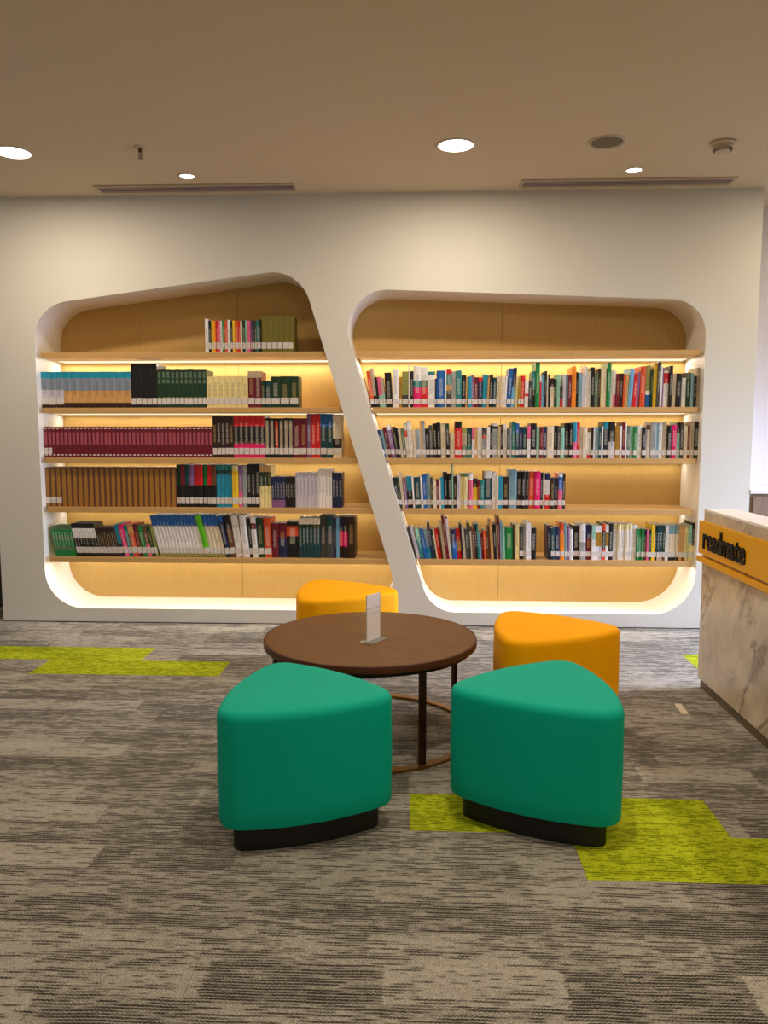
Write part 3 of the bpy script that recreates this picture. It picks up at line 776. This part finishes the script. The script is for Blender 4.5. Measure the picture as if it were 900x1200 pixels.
row('''3.5 40 -2 n;5 37 -2 T;6 38 -2 n;5.5 43 -2 z30O;3.5 43 -2 x;2 40 -1 v;4.5 36 -1 w;8 40 -1 k;7 42 -1 w50a;7 41 0 n40R;4 41 0 m40w;4 40 0 w20d60w;4 40 0 w20d60L;4.5 43 0 z20k70z;3.5 41 0 w22d60w;
5.5 43 0 k;4.5 42 0 Y15w;4.5 42 0 Y15e;4.5 42 0 Y15w;4.5 42 0 Y15e;4.5 42 0 Y15w;5 41 0 w;3 37 0 g;3 37 0 g30m80g;3 37 0 g;3 36 0 n40R;2.5 36 0 p;3 36 0 G;4 42 0 y;2.5 40 0 k;3.2 41 0 T80E;3.2 41 0 T80E;3.2 41 0 G80s;
4 41 0 w;3 41 0 x25e85k;3 41 0 x25e85k;3 41 0 x25e85k;3 41 0 x25e85k;3.5 41 0 q;3.5 41 0 q80s;4 40 0 Y;4 41 0 m50Y;3 44 0 k60Y''',
 642, 812.5, 657, SH[4], 'right cluster of bottom row, wide niche', 'books in the right cluster of the bottom row, wide niche', 1)
# left niche, top shelf: thin journals then olive volumes
row('''4 38 0 w;3 36 0 k;3 36 0 y;2 36 0 O;3 36 0 r;2 36 0 p;2.5 36 0 w;2.5 36 0 g;3.5 36 0 z;3.2 37 0 w;2.6 36 0 k;2.6 36 0 y;4 36 0 z;2.2 36 0 r;2.2 36 0 e;3.5 36 0 G;2.5 36 0 m;3 36 0 p;2.2 36 0 v;2.6 36 0 k;2.6 36 0 A;2.6 36 0 t;2.2 37 0 k''',
 241, 306, 413, SH[0], 'top shelf of leaning niche', 'thin journals on the top shelf of the leaning niche', 0, kind='journal')
row('*6 6.2 41 0 ^W olive-gold bound volume', 306.3, 344, 413, SH[0], 'top shelf of leaning niche', '', 0)
# left niche second row
row('''*3 8.8 42 0 c18K50L86S+ sky-blue volume with pale lower spine; *9 8.8 42 0 c18K52q86S! sky-blue volume with tan lower spine; *5 6.1 52 0 ^k tall plain black volume; *11 5.2 44 0 ~^G06j22G26j36G72o80G green volume with gilt bands;
*7 6.8 36 0 Y cream volume with dark numeral; *2 7.7 42 0 E18R pale-topped maroon volume; 4 31 0 G; 7 31 0 T; *3 10.6 36 0 G wide dark green volume''',
 48.8, 350, 474.5, SH[1], 'second shelf of leaning niche', 'books on the second shelf of the leaning niche', 12, dens=0.72)
row('''*2 4.67 36 0 ~^R04w07R18B58R90w93R+ labelled maroon volume with rose panel; *40 4.67 36 0 ~^R04w07R18B58R90w93R! unlabelled maroon volume with rose panel; *5 4.8 48.5 0 S tall dark brown volume; *6 6 49 0 r25k62s67P crimson volume with black centre;
*2 5.4 46 0 ~k06E88k pale grey volume; 5.4 46 0 ~k06z88k; *3 5.4 46 0 ~k06E88k beige volume with brown cap; *2 7.8 46 0 R maroon volume with white emblem; 5 51 0 v; *2 5.2 51 0 r glossy red volume; *2 7.2 51 0 b30T glossy deep blue volume; 10 50 0 e55k78e''',
 52.3, 400.5, 536.5, SH[2], 'third shelf of leaning niche', 'books on the third shelf of the leaning niche', 42)
row('''*3 6.37 46.5 0 ~^s04F+ golden brown volume with paper label; *21 6.37 46.5 0 ~^s04F! unlabelled golden brown volume; 5.1 50 0 ^G48k; 5.1 50 0 ^R48k; 5.1 50 0 ^T48k; 5.1 50 0 ^v48k; 5.1 50 0 ^r48k; 5.1 50 0 ^r48k; 5.1 50 0 ^g48k; 5.1 50 0 ^r48k; 5.1 50 0 ^s48k;
*4 4.6 50 0 t12T20c blue volume with teal top; 7 49 0 Y12y; 4.5 49 0 v60p; 5.3 49 0 a; *3 4.8 51 0 k tall black volume with silver title; *3 4.5 49 0 q15G48Y green volume with yellow foot;
*5 3.1 36 0 n75v navy volume with mauve foot; *4 2.9 36 0 k slim black volume; *6 4.3 41 0 L white volume with grey print; *4 3.9 45 0 w tall white volume; *3 3.8 41 0 n narrow navy volume''',
 54, 401, 597, SH[3], 'fourth shelf of leaning niche', 'books on the fourth shelf of the leaning niche', 24, 43)  # golden brown volumes: dark gaps between them painted as darker spine edges
row('''*7 3.2 36 -8 j10g35j45g70j80g slim patterned green volume; *8 3.1 40 -11 k15w45k slim black volume with white panel; *8 2.7 35 -11 S slim dark brown volume; 5 39 -11 c60n; 4.5 39 -11 P60p; 4.5 38 -11 t; 6 39 -11 q30z; 5 39 -11 R; 5 37 -11 g; 4.5 37 -11 s60p; 4 37 -11 G; 3 37 -11 o;
*13 3.7 51 -14 b26w92o white volume with blue top; 6 52 -14 l80w90o; *4 4 51 -13 b26e92o cream volume with blue top; 5 50 -12 b15n; 6 50 -10 k30s; 7.5 50 -8 w; 7 50 -6 w; 3.5 46 -4 k; 5.5 48 -4 w15R30w; 7 47 -3 G; 8 47 -2 z;
7 41 0 R; 9 41 0 R45n; 13 43 0 k12z40k; *6 3.9 47 0 e15G25T dark teal volume with cream cap; 6.5 50 0 A; 8 50 0 T40A; 3 48 0 n; 3 48 0 u; 4.5 49 0 n35P72k; 4.5 49 0 k35P72k; 8 49 0 S''',
 65.5, 416, 655.5, SH[4], 'bottom shelf of leaning niche', 'books on the bottom shelf of the leaning niche', 7, 58)
